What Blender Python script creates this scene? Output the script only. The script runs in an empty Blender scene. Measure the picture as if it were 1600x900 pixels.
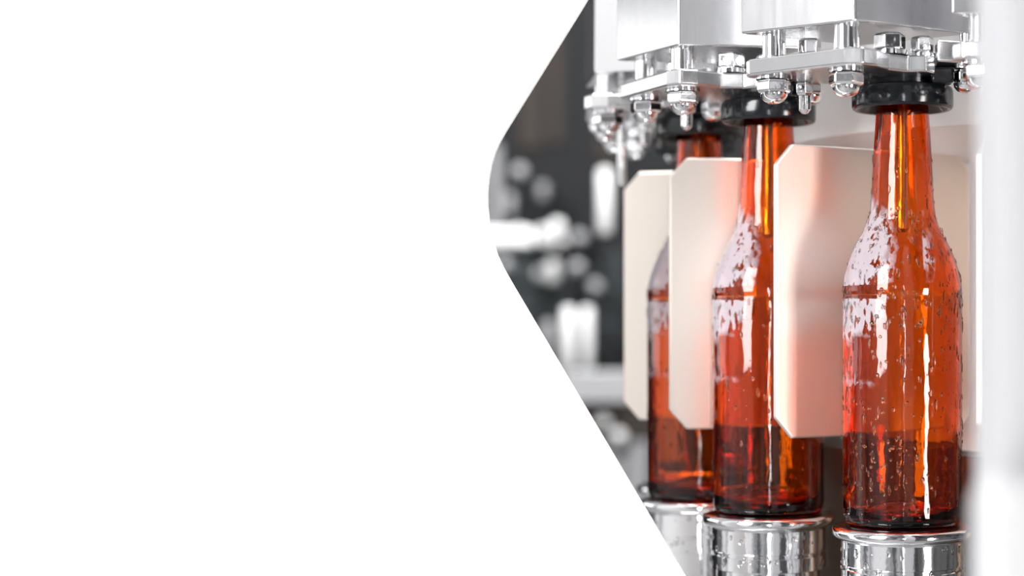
import bpy, bmesh, math, random
from mathutils import Vector, Matrix
R = math.radians
random.seed(7)

# ------------------------------------------------------------------ camera, world, light, exposure
H = 1.25                      # camera height, metres
F = 2745.0                    # focal length in pixels of the 1600x900 frame
PX, PY = 1180.0, 500.0        # principal point (lens is shifted)
scn = bpy.context.scene
col = scn.collection
cd = bpy.data.cameras.new('camera')
cam = bpy.data.objects.new('camera', cd); col.objects.link(cam)
cam.location = (0, 0, H); cam.rotation_euler = (R(90), 0, 0)
cd.sensor_width = 36; cd.lens = F / 1600 * 36
cd.shift_x = -(PX - 800) / 1600; cd.shift_y = (PY - 450) / 1600
cd.clip_start = .01; cd.clip_end = 60
cd.dof.use_dof = True; cd.dof.focus_distance = .885; cd.dof.aperture_fstop = 3.9
scn.camera = cam
vs = scn.view_settings
vs.view_transform = 'Standard'; vs.look = 'None'; vs.gamma = 1; vs.use_curve_mapping = False
vs.exposure = .42

w = bpy.data.worlds.new('hall'); scn.world = w; w.use_nodes = True
nt = w.node_tree; nt.nodes.clear()
def wn(t, **k):
    n = nt.nodes.new(t)
    for a, b in k.items(): setattr(n, a, b)
    return n
tc = wn('ShaderNodeTexCoord'); mp = wn('ShaderNodeMapping'); mp.inputs['Scale'].default_value = (2.6, 2.6, 1.1)
nz = wn('ShaderNodeTexNoise'); nz.inputs['Scale'].default_value = 1.6; nz.inputs['Detail'].default_value = 2
cr = wn('ShaderNodeValToRGB')
cr.color_ramp.elements[0].position = .38; cr.color_ramp.elements[0].color = (.16, .165, .175, 1)
cr.color_ramp.elements[1].position = .58; cr.color_ramp.elements[1].color = (1.0, 1.0, 1.02, 1)
sxw = wn('ShaderNodeSeparateXYZ'); nt.links.new(tc.outputs['Generated'], sxw.inputs[0])
mrw = wn('ShaderNodeMapRange'); mrw.inputs[1].default_value = -.5; mrw.inputs[2].default_value = .05; mrw.inputs[3].default_value = 1.0; mrw.inputs[4].default_value = .15
nt.links.new(sxw.outputs['X'], mrw.inputs[0])
mxw = wn('ShaderNodeMix'); mxw.data_type = 'RGBA'; mxw.blend_type = 'MULTIPLY'; mxw.inputs[0].default_value = 1
bgn = wn('ShaderNodeBackground'); bgn.inputs['Strength'].default_value = .55
out = wn('ShaderNodeOutputWorld')
nt.links.new(tc.outputs['Generated'], mp.inputs['Vector']); nt.links.new(mp.outputs[0], nz.inputs['Vector'])
nt.links.new(nz.outputs['Fac'], cr.inputs[0]); nt.links.new(cr.outputs[0], mxw.inputs[6]); nt.links.new(mrw.outputs[0], mxw.inputs[7]); nt.links.new(mxw.outputs[2], bgn.inputs[0]); nt.links.new(bgn.outputs[0], out.inputs[0])

def area(name, loc, target, size, size_y, power, color=(1, 1, 1)):
    l = bpy.data.lights.new(name, 'AREA'); l.shape = 'RECTANGLE'; l.size = size; l.size_y = size_y
    l.energy = power; l.color = color
    o = bpy.data.objects.new(name, l); col.objects.link(o); o.location = loc
    o.rotation_euler = (Vector(target) - Vector(loc)).to_track_quat('-Z', 'Y').to_euler()
    return o
area('softbox_front_left', (-1.7, -.9, H + .8), (0, .95, H), 1.0, 1.7, 74)
area('strip_lamp', (.035, -.35, H - .12), (.07, .95, H - .03), .03, .62, 1.6)
area('plate_fill_right', (.98, -.10, H - .22), (.06, .95, H), .22, .6, 8, (1, .97, .93))  # added fill light that brightens the divider plates
area('left_face_fill', (-1.1, 1.45, H + .16), (-.05, .97, H + .08), .7, .4, 1.3)  # added unseen fill for the left faces of the farther heads
area('lamp_above_column', (.05, 1.02, H + .9), (.04, 1.0, H), .5, .3, 6)
area('softbox_top', (.1, 1.3, H + 1.35), (.05, 1.0, H), 1.2, .9, 7)
area('hall_lamp', (-.1, 1.6, H + 1.9), (-.6, 3.0, H), 1.0, 1.0, 100)

# ------------------------------------------------------------------ helpers
def P(px, py, D):
    """a point seen at pixel (px, py) standing D metres in front of the lens"""
    return Vector(((px - PX) / F * D, D, H - (py - PY) / F * D))

def mat(name):
    m = bpy.data.materials.new(name); m.use_nodes = True
    return m, m.node_tree, m.node_tree.nodes['Principled BSDF']
def link(t, a, b): t.links.new(a, b)

def simple(name, c, rough=.5, metal=0., bump=0., scale=60, coat=0., streak=None, vary=0.):
    m, t, b = mat(name)
    b.inputs['Base Color'].default_value = (*c, 1); b.inputs['Roughness'].default_value = rough
    b.inputs['Metallic'].default_value = metal; b.inputs['Coat Weight'].default_value = coat
    tx = t.nodes.new('ShaderNodeTexCoord'); mpn = t.nodes.new('ShaderNodeMapping')
    mpn.inputs['Scale'].default_value = streak or (1, 1, 1)
    n = t.nodes.new('ShaderNodeTexNoise'); n.inputs['Scale'].default_value = scale; n.inputs['Detail'].default_value = 3
    link(t, tx.outputs['Object'], mpn.inputs[0]); link(t, mpn.outputs[0], n.inputs['Vector'])
    if bump:
        bp = t.nodes.new('ShaderNodeBump'); bp.inputs['Strength'].default_value = bump; bp.inputs['Distance'].default_value = .001
        link(t, n.outputs['Fac'], bp.inputs['Height']); link(t, bp.outputs[0], b.inputs['Normal'])
    mr = t.nodes.new('ShaderNodeMapRange'); mr.inputs[3].default_value = max(0, rough - .05 - vary); mr.inputs[4].default_value = rough + .05 + vary
    link(t, n.outputs['Fac'], mr.inputs[0]); link(t, mr.outputs[0], b.inputs['Roughness'])
    return m

M = {}
M['white'] = simple('white_page_panel', (.93, .93, .93), .9)
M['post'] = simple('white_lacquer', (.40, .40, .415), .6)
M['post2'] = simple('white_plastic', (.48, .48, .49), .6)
M['steel'] = simple('machined_steel', (.86, .86, .87), .24, 1., .08, 300)
M['block'] = simple('satin_steel', (.70, .70, .71), .23, 1., .05, 200, streak=(1, 1, .15))
M['chrome'] = simple('polished_steel', (.93, .93, .94), .09, 1., .25, 90)
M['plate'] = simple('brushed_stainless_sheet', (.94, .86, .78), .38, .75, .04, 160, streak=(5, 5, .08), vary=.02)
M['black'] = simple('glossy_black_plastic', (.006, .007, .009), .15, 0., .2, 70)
M['drum'] = simple('white_painted_column', (.88, .87, .86), .5, 0., .05, 60)
M['darksteel'] = simple('bronze_brown_steel', (.085, .052, .034), .42, .7, .05, 40)
M['dark'] = simple('dark_grey_machine_paint', (.007, .0075, .009), .85)
M['brown'] = simple('dark_brown_board', (.022, .015, .011), .7)
M['midgrey'] = simple('grey_machine_paint', (.035, .040, .043), .85)
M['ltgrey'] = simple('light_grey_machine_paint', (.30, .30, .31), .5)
M['knob'] = simple('white_glint_enamel', (.85, .85, .85), .4)  # plain white in place of metallic glints on the blurred parts
M['floor'] = simple('grey_floor_coating', (.3, .3, .3), .5)

def glass_material():
    m = bpy.data.materials.new('amber_glass_fog_highlights'); m.use_nodes = True
    t = m.node_tree; t.nodes.clear()
    N = lambda k: t.nodes.new(k)
    o = N('ShaderNodeOutputMaterial'); g = N('ShaderNodeBsdfGlass'); g.inputs['IOR'].default_value = 1.5
    g.inputs['Roughness'].default_value = .015
    va = N('ShaderNodeVolumeAbsorption'); va.inputs['Color'].default_value = (.972, .665, .02, 1); va.inputs['Density'].default_value = 1060
    tx = N('ShaderNodeTexCoord')
    # wet ripples, drawn out downwards
    mp1 = N('ShaderNodeMapping'); mp1.inputs['Scale'].default_value = (1, 1, .3)
    n1 = N('ShaderNodeTexNoise'); n1.inputs['Scale'].default_value = 95; n1.inputs['Detail'].default_value = 3
    bp = N('ShaderNodeBump'); bp.inputs['Strength'].default_value = .30; bp.inputs['Distance'].default_value = .0012
    link(t, tx.outputs['Object'], mp1.inputs[0]); link(t, mp1.outputs[0], n1.inputs[0]); link(t, n1.outputs[0], bp.inputs['Height'])
    link(t, bp.outputs[0], g.inputs['Normal'])
    # fog of fine condensation with highlights painted in: patches
    mp2 = N('ShaderNodeMapping'); mp2.inputs['Scale'].default_value = (1, 1, .45)
    n2 = N('ShaderNodeTexNoise'); n2.inputs['Scale'].default_value = 55; n2.inputs['Detail'].default_value = 5; n2.inputs['Roughness'].default_value = .6
    link(t, tx.outputs['Object'], mp2.inputs[0]); link(t, mp2.outputs[0], n2.inputs[0])
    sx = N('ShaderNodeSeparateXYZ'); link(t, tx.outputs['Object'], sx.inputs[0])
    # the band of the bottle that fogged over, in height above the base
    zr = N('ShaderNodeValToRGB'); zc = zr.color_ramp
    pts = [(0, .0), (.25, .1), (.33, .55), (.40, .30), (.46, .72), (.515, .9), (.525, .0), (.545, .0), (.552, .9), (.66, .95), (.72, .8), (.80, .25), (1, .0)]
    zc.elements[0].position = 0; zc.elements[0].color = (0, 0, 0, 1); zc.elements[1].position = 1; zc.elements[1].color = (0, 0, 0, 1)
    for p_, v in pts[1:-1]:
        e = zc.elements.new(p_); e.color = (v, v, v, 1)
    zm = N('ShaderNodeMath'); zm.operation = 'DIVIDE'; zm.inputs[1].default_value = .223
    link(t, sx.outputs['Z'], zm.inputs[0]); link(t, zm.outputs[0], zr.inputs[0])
    xr = N('ShaderNodeMapRange'); xr.inputs[1].default_value = .004; xr.inputs[2].default_value = -.018; xr.inputs[3].default_value = .12; xr.inputs[4].default_value = 1  # whiter left side paints the softbox reflection into the fog
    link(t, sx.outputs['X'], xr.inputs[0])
    xb = N('ShaderNodeValToRGB'); xb.color_ramp.elements[0].position = .60; xb.color_ramp.elements[0].color = (0, 0, 0, 1)  # strip right of centre paints a highlight patch into the fog
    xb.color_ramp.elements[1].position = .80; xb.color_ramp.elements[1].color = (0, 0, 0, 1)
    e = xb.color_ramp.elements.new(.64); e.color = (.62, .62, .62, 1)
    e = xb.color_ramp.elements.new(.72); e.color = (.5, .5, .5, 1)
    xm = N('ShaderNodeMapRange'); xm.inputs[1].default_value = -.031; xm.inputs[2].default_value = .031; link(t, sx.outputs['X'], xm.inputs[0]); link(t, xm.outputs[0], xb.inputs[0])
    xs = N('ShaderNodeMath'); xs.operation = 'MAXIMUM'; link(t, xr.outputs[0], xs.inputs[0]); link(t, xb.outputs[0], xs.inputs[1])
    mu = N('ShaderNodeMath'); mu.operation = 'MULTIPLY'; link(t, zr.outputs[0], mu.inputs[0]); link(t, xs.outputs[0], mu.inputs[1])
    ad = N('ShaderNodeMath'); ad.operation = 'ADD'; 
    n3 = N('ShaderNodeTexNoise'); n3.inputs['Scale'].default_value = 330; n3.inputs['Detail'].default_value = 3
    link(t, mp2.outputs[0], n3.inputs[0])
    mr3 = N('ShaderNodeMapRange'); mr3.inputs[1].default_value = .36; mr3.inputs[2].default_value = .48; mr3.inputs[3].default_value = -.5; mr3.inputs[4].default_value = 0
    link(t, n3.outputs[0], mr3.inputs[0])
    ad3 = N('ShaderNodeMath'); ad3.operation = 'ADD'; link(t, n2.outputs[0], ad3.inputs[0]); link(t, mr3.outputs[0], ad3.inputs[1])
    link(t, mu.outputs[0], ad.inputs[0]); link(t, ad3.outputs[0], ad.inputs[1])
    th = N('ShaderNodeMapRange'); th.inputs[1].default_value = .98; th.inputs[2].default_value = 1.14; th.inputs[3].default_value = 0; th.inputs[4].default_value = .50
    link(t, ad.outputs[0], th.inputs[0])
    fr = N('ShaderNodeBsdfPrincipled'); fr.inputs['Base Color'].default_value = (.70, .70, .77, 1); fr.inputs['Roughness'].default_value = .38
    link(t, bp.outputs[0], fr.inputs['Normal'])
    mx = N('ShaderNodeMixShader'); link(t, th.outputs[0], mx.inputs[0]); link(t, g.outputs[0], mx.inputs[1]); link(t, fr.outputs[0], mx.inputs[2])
    link(t, mx.outputs[0], o.inputs['Surface']); link(t, va.outputs[0], o.inputs['Volume'])
    return m
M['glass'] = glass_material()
mw, tw, bw = mat('water'); bw.inputs['Transmission Weight'].default_value = 1; bw.inputs['IOR'].default_value = 1.33; bw.inputs['Roughness'].default_value = .02
wnz = tw.nodes.new('ShaderNodeTexNoise'); wnz.inputs['Scale'].default_value = 800
wbp = tw.nodes.new('ShaderNodeBump'); wbp.inputs['Strength'].default_value = .05; link(tw, wnz.outputs[0], wbp.inputs['Height']); link(tw, wbp.outputs[0], bw.inputs['Normal'])
M['water'] = mw

def obj(name, bm, m, parent=None, loc=None, smooth=35, bevel=0, hard=True):
    me = bpy.data.meshes.new(name)
    bmesh.ops.recalc_face_normals(bm, faces=bm.faces)
    bm.to_mesh(me); bm.free()
    me.materials.append(M[m] if isinstance(m, str) else m)
    o = bpy.data.objects.new(name, me); col.objects.link(o)
    if smooth:
        me.shade_smooth()
        me.set_sharp_from_angle(angle=R(smooth))
    if bevel:
        b = o.modifiers.new('bevel', 'BEVEL'); b.width = bevel; b.segments = 3; b.limit_method = 'ANGLE'; b.angle_limit = R(35)
        b.harden_normals = hard
    if parent: o.parent = parent
    if loc is not None: o.location = loc
    return o
def tag(o, label, cat, group=None, kind=None):
    o['label'] = label
    if cat: o['category'] = cat
    if group: o['group'] = group
    if kind: o['kind'] = kind
    return o
def empty(name, loc, rz=0):
    o = bpy.data.objects.new(name, None); col.objects.link(o); o.empty_display_size = .02
    o.location = loc; o.rotation_euler = (0, 0, rz)
    return o
def struct(name, bm, m, loc=(0, 0, 0), **k):
    o = obj(name, bm, m, loc=loc, **k); o['kind'] = 'structure'; return o
def tree_copy(o, parent=None):
    c = o.copy(); col.objects.link(c)
    if parent: c.parent = parent
    for ch in list(o.children): tree_copy(ch, c)
    return c

def lathe(prof, seg=64, bm=None, c=(0, 0)):
    """prof: list of (r, z) in metres; r=0 ends are closed"""
    bm = bm or bmesh.new(); rings = []
    for r, z in prof:
        if r < 1e-7: rings.append([bm.verts.new((c[0], c[1], z))])
        else: rings.append([bm.verts.new((c[0] + r * math.cos(2 * math.pi * i / seg), c[1] + r * math.sin(2 * math.pi * i / seg), z)) for i in range(seg)])
    for a, b in zip(rings, rings[1:]):
        for i in range(seg):
            j = (i + 1) % seg
            if len(a) == 1 and len(b) == 1: continue
            if len(a) == 1: bm.faces.new((a[0], b[i], b[j]))
            elif len(b) == 1: bm.faces.new((a[i], a[j], b[0]))
            else: bm.faces.new((a[i], a[j], b[j], b[i]))
    return bm
def prism(poly, z0, z1, bm=None):
    bm = bm or bmesh.new()
    a = [bm.verts.new((x, y, z0)) for x, y in poly]; b = [bm.verts.new((x, y, z1)) for x, y in poly]
    bm.faces.new(a); bm.faces.new(b)
    for i in range(len(poly)):
        j = (i + 1) % len(poly); bm.faces.new((a[i], a[j], b[j], b[i]))
    return bm
def prism_y(poly, y0, y1):
    """outline in x, z drawn out along y"""
    bm = bmesh.new()
    a = [bm.verts.new((x, y0, z)) for x, z in poly]; b = [bm.verts.new((x, y1, z)) for x, z in poly]
    bm.faces.new(a); bm.faces.new(b)
    for i in range(len(poly)):
        j = (i + 1) % len(poly); bm.faces.new((a[i], a[j], b[j], b[i]))
    return bm
def box(x0, x1, y0, y1, z0, z1, bm=None): return prism([(x0, y0), (x1, y0), (x1, y1), (x0, y1)], z0, z1, bm)
def hexa(r, z0, z1, c=(0, 0), rot=0, ch=.0012):
    """hexagon nut with both edges turned off round"""
    bm = bmesh.new(); rings = []
    for rr, z in ((r - ch, z0), (r, z0 + ch), (r, z1 - ch), (r - ch, z1)):
        rings.append([bm.verts.new((c[0] + rr * math.cos(rot + i * math.pi / 3), c[1] + rr * math.sin(rot + i * math.pi / 3), z)) for i in range(6)])
    bm.faces.new(rings[0]); bm.faces.new(rings[-1])
    for a, b in zip(rings, rings[1:]):
        for i in range(6): bm.faces.new((a[i], a[(i + 1) % 6], b[(i + 1) % 6], b[i]))
    return bm

mm = .001
# ------------------------------------------------------------------ the carousel
C = Vector((.1895, 1.101, H))        # axis of the round filler
B1 = Vector((.0754, .900, H))        # axis of the first bottle station
def station(k):
    """station k: (point, angle); 1 is the nearest bottle, 0 the one leaving on the right"""
    a = R(-22.5 * (k - 1)); d = B1 - C
    return C + Matrix.Rotation(a, 3, 'Z') @ d, a

# ------------------------------------------------------------------ the room
FL = 0.0
struct('floor', box(-5, 3, -1, 5, -.05, 0), 'floor')
struct('wall_back', box(-5, 3, 4.3, 4.4, 0, 3.2), 'dark')
# added white panel for the blank page area, edge cut to a rounded point
edge = [(917, 0), (905, 20), (790, 205), (781, 221), (774, 237), (768, 256), (764, 278), (761.5, 300), (761.5, 322), (764, 347), (769, 373), (777, 399), (787, 420), (800, 443), (1065, 890)]
yw = .893
def at(px, py): p = P(px, py, yw); return (p.x, p.z)
top = at(917 + (917 - 905) * 20, 0 - 20 * 20); low = at(1065 + 265 * .9, 890 + 447 * .9)
poly = [top] + [at(*e) for e in edge] + [low, (low[0], .02), (-2.2, .02), (-2.2, 2.4), (top[0], 2.4)]
struct('blank_page_panel', prism_y(poly, yw, yw + .004), 'white', smooth=0)

# ------------------------------------------------------------------ bottles
def bottle_mesh(seg=96):
    outer = [(0, 7.5), (10, 6.6), (17, 4.2), (22.5, .8), (24.5, .1), (26.5, 0), (28.6, .9), (30, 3.4), (30.5, 7), (30.5, 60), (30.5, 115), (30.35, 116.4), (30.1, 117.4), (30.35, 118.6), (30.5, 120),
             (30.2, 123.5), (29.5, 128), (28.1, 132.6), (26.1, 138.4), (23.7, 143.6), (21, 148.6), (18.7, 153), (17.3, 157.5), (16.6, 162), (16.1, 167), (15.7, 174), (15.1, 187), (14.4, 199), (13.7, 209), (13.5, 213), (13.5, 222), (12.6, 223)]
    inner = [(10.4, 223), (10.2, 218), (10.8, 206), (12, 190), (12.9, 175), (13.7, 163), (15.0, 155), (18, 148.6), (22.2, 140), (25.4, 132), (27.2, 124), (27.6, 120), (27.95, 118.4), (27.95, 116.8), (27.7, 115.2), (27.7, 60), (27.6, 11), (26, 6.8), (22.5, 5), (17, 7.6), (10, 10.2), (0, 11)]
    return lathe([(r * mm, z * mm) for r, z in outer + inner], seg), outer
def outer_r(z, prof):
    for (r0, z0), (r1, z1) in zip(prof[5:], prof[6:]):
        if z0 <= z <= z1 and z1 > z0: return r0 + (r1 - r0) * (z - z0) / (z1 - z0)
    return 30
def droplets(n, prof, seed, big=1.):
    rnd = random.Random(seed); bm = bmesh.new()
    for i in range(n):
        z = rnd.choice((rnd.uniform(4, 200), rnd.uniform(100, 160), rnd.uniform(2, 120)))
        a = R(rnd.uniform(150, 390)); s = (rnd.uniform(.35, .95) ** 1.5) * big
        L = rnd.choice((1, 1, 1.2, 1.6, 2.8))
        r = outer_r(z, prof)
        mtx = Matrix.Translation(Vector((r * math.cos(a), r * math.sin(a), z)) * mm) @ Matrix.Rotation(a, 4, 'Z') @ Matrix.Diagonal((s * .42 * mm, s * rnd.uniform(.7, 1.1) * mm, s * L * mm, 1))
        bmesh.ops.create_icosphere(bm, subdivisions=2, radius=1, matrix=mtx)
    return bm
bm, prof = bottle_mesh()
b1, _ = station(1)
ZB = -105 * mm
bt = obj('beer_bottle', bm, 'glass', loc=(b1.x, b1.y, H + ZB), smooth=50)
tag(bt, 'amber glass bottle with condensation, nearest and rightmost of the three, in sharp focus', 'bottle', 'amber bottles on the filling carousel')
tag(obj('water_droplets', droplets(800, prof, 3, 1.35), 'water', bt), 'clear water beads on the amber glass', None, kind='stuff')
for k, lab in ((2, 'middle amber glass bottle, its right shoulder hidden behind a steel divider plate'), (3, 'leftmost and farthest amber glass bottle, mostly hidden behind a steel divider plate')):
    p, _ = station(k)
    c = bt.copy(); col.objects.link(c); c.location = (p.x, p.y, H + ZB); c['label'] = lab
    dm = obj('water_droplets', droplets(260, prof, 10 + k, 1.3), 'water', c); tag(dm, 'clear water beads on the amber glass', None, kind='stuff')

# ------------------------------------------------------------------ bottle lifts (steel cups the bottles stand on)
def lift():
    t = empty('bottle_lift', (0, 0, 0))
    tag(t, '', 'bottle holder', 'steel holders under the bottles')
    z = ZB
    rim = [(0, z - .6 * mm), (29 * mm, z - .6 * mm), (32 * mm, z - .2 * mm), (35.2 * mm, z - .6 * mm), (36.2 * mm, z - 2 * mm), (36.2 * mm, z - 4.2 * mm), (34.8 * mm, z - 6 * mm), (31.5 * mm, z - 6.8 * mm), (0, z - 6.8 * mm)]
    obj('rim', lathe(rim, 80), 'chrome', t, smooth=60)
    r = 31.5 * mm
    body = [(0, z - 6.9 * mm), (r - .6 * mm, z - 6.9 * mm), (r, z - 7.6 * mm), (r, z - 19.5 * mm), (r - .9 * mm, z - 20.3 * mm), (r - .9 * mm, z - 21.2 * mm), (r, z - 22 * mm), (r, z - 29 * mm), (r - 3 * mm, z - 30 * mm), (r - 3 * mm, z - 60 * mm), (0, z - 60 * mm)]
    obj('dark_base_pad', lathe([(0, z - .55 * mm), (29 * mm, z - .55 * mm), (29.2 * mm, z - .3 * mm), (29.2 * mm, z - .05 * mm), (22.5 * mm, z - .05 * mm), (17 * mm, z + 3.2 * mm), (10 * mm, z + 5.6 * mm), (0, z + 6.5 * mm)], 64), 'black', t)  # added black dome that makes the bottle base look dark
    obj('cup', lathe(body, 80), 'chrome', t)
    obj('shaft', lathe([(0, z - 60.1 * mm), (15 * mm, z - 60.1 * mm), (15 * mm, z - 195 * mm), (0, z - 195 * mm)], 40), 'steel', t)
    bmx = bmesh.new(); rnd = random.Random(5)
    for i in range(46):
        a = R(rnd.uniform(180, 360)); zz = z / mm - rnd.uniform(8, 28); s = rnd.uniform(.5, 1.9)
        mtx = Matrix.Translation(Vector((31.4 * math.cos(a), 31.4 * math.sin(a), zz)) * mm) @ Matrix.Rotation(a, 4, 'Z') @ Matrix.Diagonal((s * .4 * mm, s * mm, s * rnd.uniform(.8, 1.5) * mm, 1))
        bmesh.ops.create_icosphere(bmx, subdivisions=2, radius=1, matrix=mtx)
    tag(obj('water_droplets', bmx, 'water', t), 'clear water beads on the polished cup', None, kind='stuff')
    return t
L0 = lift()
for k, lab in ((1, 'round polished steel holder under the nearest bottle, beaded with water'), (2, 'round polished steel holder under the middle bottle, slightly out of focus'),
               (3, 'blurred steel holder under the leftmost bottle, cut off by the white page panel edge'), (4, 'blurred steel holder behind the one under the leftmost bottle')):
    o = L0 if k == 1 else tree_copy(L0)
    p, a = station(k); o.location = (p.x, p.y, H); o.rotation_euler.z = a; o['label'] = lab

# ------------------------------------------------------------------ divider plates between the stations
def plate_mesh(L=128 * mm, zt=91.7 * mm, zb=-61.7 * mm, ch=9 * mm, th=3.8 * mm):
    o = [(0, zb + ch * 1.2), (ch * 1.1, zb), (L - ch, zb), (L, zb + ch), (L, zt - ch), (L - ch, zt), (ch * 1.1, zt), (0, zt - ch * 1.2)]
    return prism_y(o, -th, 0)
pl_s = Vector((.0092, .913, H)) - C
proto = None
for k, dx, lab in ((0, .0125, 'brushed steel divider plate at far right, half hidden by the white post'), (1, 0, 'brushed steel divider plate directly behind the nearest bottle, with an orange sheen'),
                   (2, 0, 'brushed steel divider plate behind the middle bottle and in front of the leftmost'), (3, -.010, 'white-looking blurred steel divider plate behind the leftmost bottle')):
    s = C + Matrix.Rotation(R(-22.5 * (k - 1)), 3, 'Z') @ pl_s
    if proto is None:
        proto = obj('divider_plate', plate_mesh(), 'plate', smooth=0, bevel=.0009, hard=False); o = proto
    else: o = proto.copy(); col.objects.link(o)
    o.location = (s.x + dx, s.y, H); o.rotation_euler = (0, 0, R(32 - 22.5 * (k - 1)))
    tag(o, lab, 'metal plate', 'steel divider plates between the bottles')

# ------------------------------------------------------------------ filling heads
def head():
    t = empty('filling_head', (0, 0, 0)); tag(t, '', 'filling head', 'filling heads above the bottles')
    g = lambda pts: [(x * mm, y * mm) for x, y in pts]
    cx, cy = -24.5, -19
    blk = [(-27.8, -57), (34, -19), (-21, 19), (-83, -19)]
    obj('mounting_block', prism(g(blk), 143.4 * mm, 260 * mm), 'block', t, smooth=0, bevel=.0012)
    bmx = prism(g([(-79, -22), (-33, -60), (-24, -62), (-17, -56), (-10, -42), (0, -35), (9, -37), (14, -30), (13, 2), (-24, 16), (-60, -2), (-80, -14)]), 122 * mm, 130.5 * mm)
    cl = obj('clamp_plate', bmx, 'block', t, smooth=0, bevel=.0014)
    obj('raised_lug', prism(g([(14.2, -37), (40, -26), (40, -6), (14.2, -4)]), 127 * mm, 138 * mm), 'block', cl, smooth=0, bevel=.0014)
    for (x, y, r) in ((-66, -17, 6.5), (-31, -44, 7), (31, -18, 4.6)):
        z0 = 130.6 if x < 20 else 138.1
        pr = [(0, z0), (r, z0), (r, z0 + 1.2), (r - .5, z0 + 1.6), (r - .5, 143.3), (0, 143.3)]
        obj('spacer_pin', lathe([(a * mm, b * mm) for a, b in pr], 40, c=(x * mm, y * mm)), 'chrome', t)
        zt = 121.9 if x < 20 else 126.9
        obj('washer', lathe([(0, zt * mm), (9.2 * mm, zt * mm), (9.2 * mm, (zt - 1.3) * mm), (0, (zt - 1.3) * mm)], 40, c=(x * mm, y * mm)), 'chrome', t)
        nu = obj('nut', hexa((8.9 if x < 20 else 7.2) * mm, (zt - 8) * mm, (zt - 1.4) * mm, c=(x * mm, y * mm), rot=R(18 + x)), 'chrome', t, smooth=0, bevel=.0006)
        dome = [(0, zt - 8.1), (7, zt - 8.1), (6.6, zt - 10), (5, zt - 12), (2.6, zt - 13.2), (0, zt - 13.5)]
        obj('domed_bolt_end', lathe([(a * mm, b * mm) for a, b in dome], 32, c=(x * mm, y * mm)), 'chrome', nu, smooth=60)
    # hexagon bolt standing on the clamp plate, and two small ones further in
    for (x, y, s) in ((-9, -32, 8.2), (8, -22, 6), (-48, -16, 6)):
        bb = obj('hex_bolt', hexa(s * mm, 133 * mm, 141.5 * mm, c=(x * mm, y * mm), rot=R(8)), 'chrome', t, smooth=0, bevel=.0006)
        obj('collar', lathe([(0, 130.6 * mm), (s * 1.15 * mm, 130.6 * mm), (s * 1.1 * mm, 132.9 * mm), (0, 132.9 * mm)], 32, c=(x * mm, y * mm)), 'chrome', bb)
    for (x, y) in ((-50, 2), (2, 8)):
        hb = obj('hanging_bolt', hexa(5 * mm, 115 * mm, 121.9 * mm, c=(x * mm, y * mm), rot=R(30)), 'chrome', t, smooth=0, bevel=.0005)
        obj('bolt_tip', lathe([(0, 114.9 * mm), (3.2 * mm, 114.9 * mm), (3.2 * mm, 108 * mm), (1.6 * mm, 106 * mm), (0, 105.6 * mm)], 20, c=(x * mm, y * mm)), 'chrome', hb)
    cup = [(14.6, 107.5), (21.5, 107.5), (23.6, 107.3), (25.4, 108), (26, 109.2), (26, 116.6), (25.3, 118.4), (23.6, 119.2), (21.6, 119.4), (21.2, 121.8), (0, 121.8), (0, 119.0), (14.6, 119.0), (14.6, 112), (22.5, 110.8), (22.2, 107.6)]
    cup = [(0, 121.9), (21.2, 121.9), (21.6, 119.4), (23.6, 119.2), (25.3, 118.4), (26, 116.6), (26, 109.2), (25.4, 107.9), (24.6, 107.4), (23.2, 107.6), (22.4, 109), (20.5, 112.5), (14.6, 113.5), (14.6, 119.2), (0, 119.2)]
    cu = obj('centring_cup', lathe([(a * mm, b * mm) for a, b in cup], 80), 'black', t, smooth=40)
    obj('locating_lug', prism(g([(12, -26), (24, -26), (24, -14), (12, -14)]), 118.0 * mm, 126.8 * mm), 'black', cu, smooth=0, bevel=.0022)
    tb = [(2.6, 119.1), (2.6, 62), (3.6, 60.5), (3.6, 46), (2, 44), (0, 44), ]
    obj('filling_tube', lathe([(0, 119.1 * mm)] + [(a * mm, b * mm) for a, b in tb], 24), 'steel', t)
    return t
H0 = head()
HL = {1: 'sharp steel filling head with black cup seated on the nearest bottle', 0: 'pale blurred steel filling head at the right, beside the white post',
      2: 'steel filling head with black cup seated on the middle bottle', 3: 'blurred steel filling head with black cup on the leftmost bottle',
      4: 'farthest blurred steel filling head, behind the one on the leftmost bottle'}
for k in (1, 0, 2, 3, 4):
    o = H0 if k == 1 else tree_copy(H0)
    p, a = station(k); o.location = (p.x, p.y, H); o.rotation_euler.z = a; o['label'] = HL[k]

# ------------------------------------------------------------------ inner column, turntable and splash ring
cz = H
bmx = lathe([(0, .02), (.17, .02), (.17, cz - .345), (0, cz - .345)], 96)
mb = empty('turntable', (C.x, C.y, 0)); tag(mb, 'steel turntable with pale central column behind the bottles', 'machine')
obj('pedestal', bmx, 'steel', mb)
obj('disc', lathe([(0, cz - .34), (.29, cz - .34), (.29, cz - .3005), (0, cz - .3005)], 128), 'steel', mb)
obj('lower_column', lathe([(0, cz - .3), (.165, cz - .3), (.165, cz - .074), (0, cz - .074)], 96), 'darksteel', mb)
obj('column', lathe([(0, cz - .0735), (.135, cz - .0735), (.135, cz + .088), (.175, cz + .105), (.175, cz + .14), (0, cz + .14)], 96), 'drum', mb)
obj('upper_ring', lathe([(.0, cz + .1405), (.188, cz + .1405), (.188, cz + .30), (0, cz + .30)], 96), 'drum', mb)
obj('pedestal_foot', lathe([(0, 0), (.25, 0), (.25, .019), (0, .019)], 64), 'steel', mb)

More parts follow.
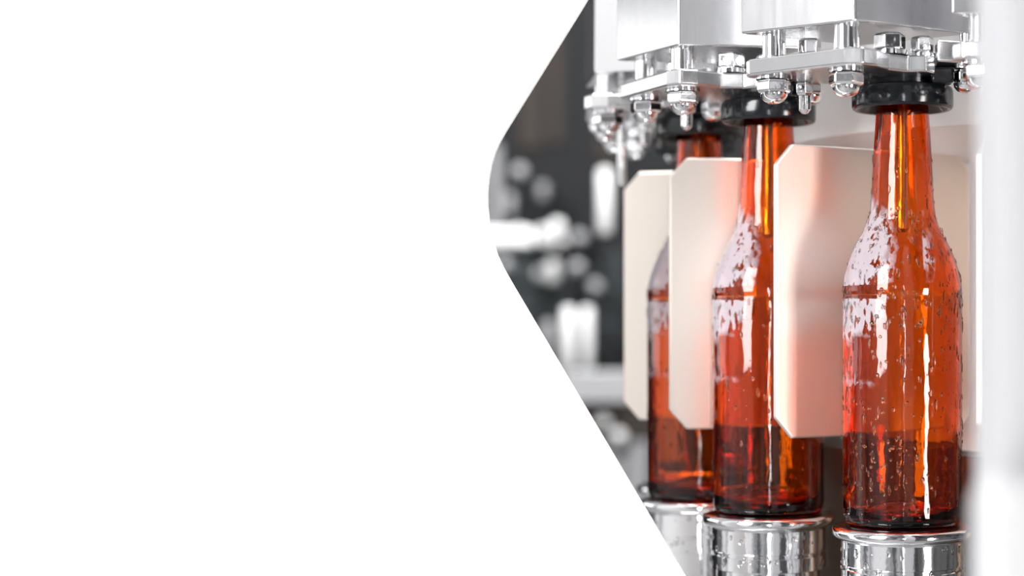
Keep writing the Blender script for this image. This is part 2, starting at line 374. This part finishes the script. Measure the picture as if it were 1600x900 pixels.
# ------------------------------------------------------------------ white post, close to the lens on the right
D = .47
p0 = P(1566, 0, D); p1 = P(1545, 745, D)
t = empty('white_post', (p0.x + .05, D, 0)); tag(t, 'white upright machine post close to the camera at the right edge, out of focus', 'post')
def rel(bm, o): bmesh.ops.translate(bm, verts=bm.verts, vec=-o.location); return bm
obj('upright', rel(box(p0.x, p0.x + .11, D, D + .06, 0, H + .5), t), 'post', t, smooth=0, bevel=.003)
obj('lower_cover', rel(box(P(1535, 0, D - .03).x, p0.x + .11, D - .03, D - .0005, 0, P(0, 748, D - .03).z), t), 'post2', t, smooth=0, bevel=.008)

# ------------------------------------------------------------------ blurred machinery behind
def bar(name, px0, px1, py0, py1, D, depth, m, label, cat, group=None, bevel=.004):
    a = P(px0, py1, D); b = P(px1, py0, D)
    c = ((a.x + b.x) / 2, D, a.z)
    o = obj(name, box(a.x - c[0], b.x - c[0], 0, depth, 0, b.z - a.z), m, loc=c, smooth=0, bevel=bevel)
    for sx_ in (.03, .5): obj('bracket', box((a.x - c[0]) + (b.x - a.x) * sx_, (a.x - c[0]) + (b.x - a.x) * sx_ + .02, depth, 3.472 - D, .01, .02), 'dark', o)
    return tag(o, label, cat, group)
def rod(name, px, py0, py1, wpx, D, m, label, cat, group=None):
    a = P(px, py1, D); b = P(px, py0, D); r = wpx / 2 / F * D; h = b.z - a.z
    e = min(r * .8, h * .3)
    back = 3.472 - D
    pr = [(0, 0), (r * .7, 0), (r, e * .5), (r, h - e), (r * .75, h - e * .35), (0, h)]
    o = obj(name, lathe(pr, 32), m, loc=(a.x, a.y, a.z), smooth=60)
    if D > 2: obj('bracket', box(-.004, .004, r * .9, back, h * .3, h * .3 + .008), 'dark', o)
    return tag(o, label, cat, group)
# a dark machine cabinet that carries it all
a = P(730, 640, 3.2); b = P(1120, 640, 3.2)
cab = empty('machine_cabinet', ((a.x + b.x) / 2, 3.2, 0)); tag(cab, 'dark grey machine cabinet blurred in the background beyond the bottles', 'machine')
def cpart(name, px0, px1, py0, py1, D, depth, m, z0=None):
    q0 = P(px0, py1, D); q1 = P(px1, py0, D)
    o = box(q0.x, q1.x, D, D + depth, z0 if z0 is not None else q0.z, q1.z)
    return obj(name, rel(o, cab), m, cab, smooth=0, bevel=.004)
cpart('base', 690, 1180, 640, 900, 3.2, .6, 'dark', z0=0)
cpart('rear_panel', 690, 1180, -260, 639, 3.48, .2, 'dark')
cpart('lower_apron', 690, 1012, 690, 900, 3.1, .099, 'ltgrey', z0=.0)
cpart('dark_band', 690, 1180, 641, 689, 3.1, .099, 'brown')
for x0, x1, y0, y1, m in ((808, 850, -40, 232, 'brown'), (856, 880, -40, 225, 'brown'), (762, 782, 225, 400, 'ltgrey'), (782, 975, 395, 560, 'midgrey'), (930, 985, 120, 250, 'brown')):
    cpart('panel', x0, x1, y0, y1, 3.4725, .007, m)
G = 'fittings standing in for blurred highlights behind'
bar('guide_rail', 880, 1160, 580, 630, 2.4, .05, 'ltgrey', 'wide pale horizontal rail blurred behind the leftmost bottle', 'rail')
bar('guide_rail', 700, 832, 355, 386, 2.3, .03, 'knob', 'white horizontal bar blurred beside the rounded page panel edge', 'rail')
FT = [(888, 478, 580, 20, 'tall white highlight rod, brightest of the blurred pair above the pale rail'), (917, 478, 580, 18, 'tall white highlight rod, right one of the blurred pair above the pale rail'),
      (857, 500, 560, 18, 'dim white highlight rod beside the slanting page panel edge'), (945, 262, 365, 22, 'tall white highlight rod blurred left of the far divider plate'),
      (871, 342, 368, 22, 'round white highlight fitting above an oval one in the background'), (874, 366, 386, 24, 'oval white highlight fitting just below a round one in the background'),
      (863, 405, 442, 24, 'white highlight fitting alone under the oval one in the background'), (849, 352, 390, 20, 'white highlight fitting past the end of the white bar'),
      (812, 352, 384, 24, 'white highlight fitting on the middle of the white bar'), (796, 300, 338, 16, 'faint grey highlight fitting above the white bar, left of its neighbour'),
      (848, 285, 312, 16, 'faint grey highlight fitting in the dark area above the white bar')]
for i, (px, y0, y1, wd, lab) in enumerate(FT):  # pale bodies added in place of out-of-focus highlights
    rod('highlight_fitting', px, y0, y1, wd, 2.5 + .05 * i, 'knob' if i not in (9, 10, 2) else 'ltgrey', lab, 'highlight fitting', G)
CH = [(902, 418, 'grey highlight ball blurred above the pair of white rods'), (930, 448, 'grey highlight ball blurred right above the pair of white rods'), (942, 660, 'pale highlight ball blurred below the pale rail, upper of two'), (967, 682, 'pale highlight ball blurred below the pale rail, lower of two'),
      (905, 372, 'grey highlight ball right of the oval white fitting'), (846, 428, 'grey highlight ball left of the lone white fitting'),
      (789, 414, 'grey highlight ball against the page panel edge below the white bar'), (812, 268, 'faint highlight ball at top of the dark area')]
for i, (px, py, lab) in enumerate(CH):  # balls added so that highlights blur into round discs
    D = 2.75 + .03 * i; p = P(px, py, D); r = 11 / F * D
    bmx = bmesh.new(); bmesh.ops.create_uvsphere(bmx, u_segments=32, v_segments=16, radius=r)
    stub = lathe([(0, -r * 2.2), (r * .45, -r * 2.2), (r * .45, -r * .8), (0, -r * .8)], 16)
    o = obj('highlight_ball', bmx, 'post' if i not in (2, 3, 5) else 'knob', loc=p, smooth=60); tag(o, lab, 'knob', 'balls standing in for blurred highlights behind')
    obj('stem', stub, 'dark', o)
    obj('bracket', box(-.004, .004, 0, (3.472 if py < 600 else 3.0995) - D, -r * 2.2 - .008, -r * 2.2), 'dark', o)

hb = rod('hanging_bolt', 972, 150, 290, 15, 1.115, 'chrome', 'long bright steel bolt hanging at the far left of the filling heads', 'bolt')
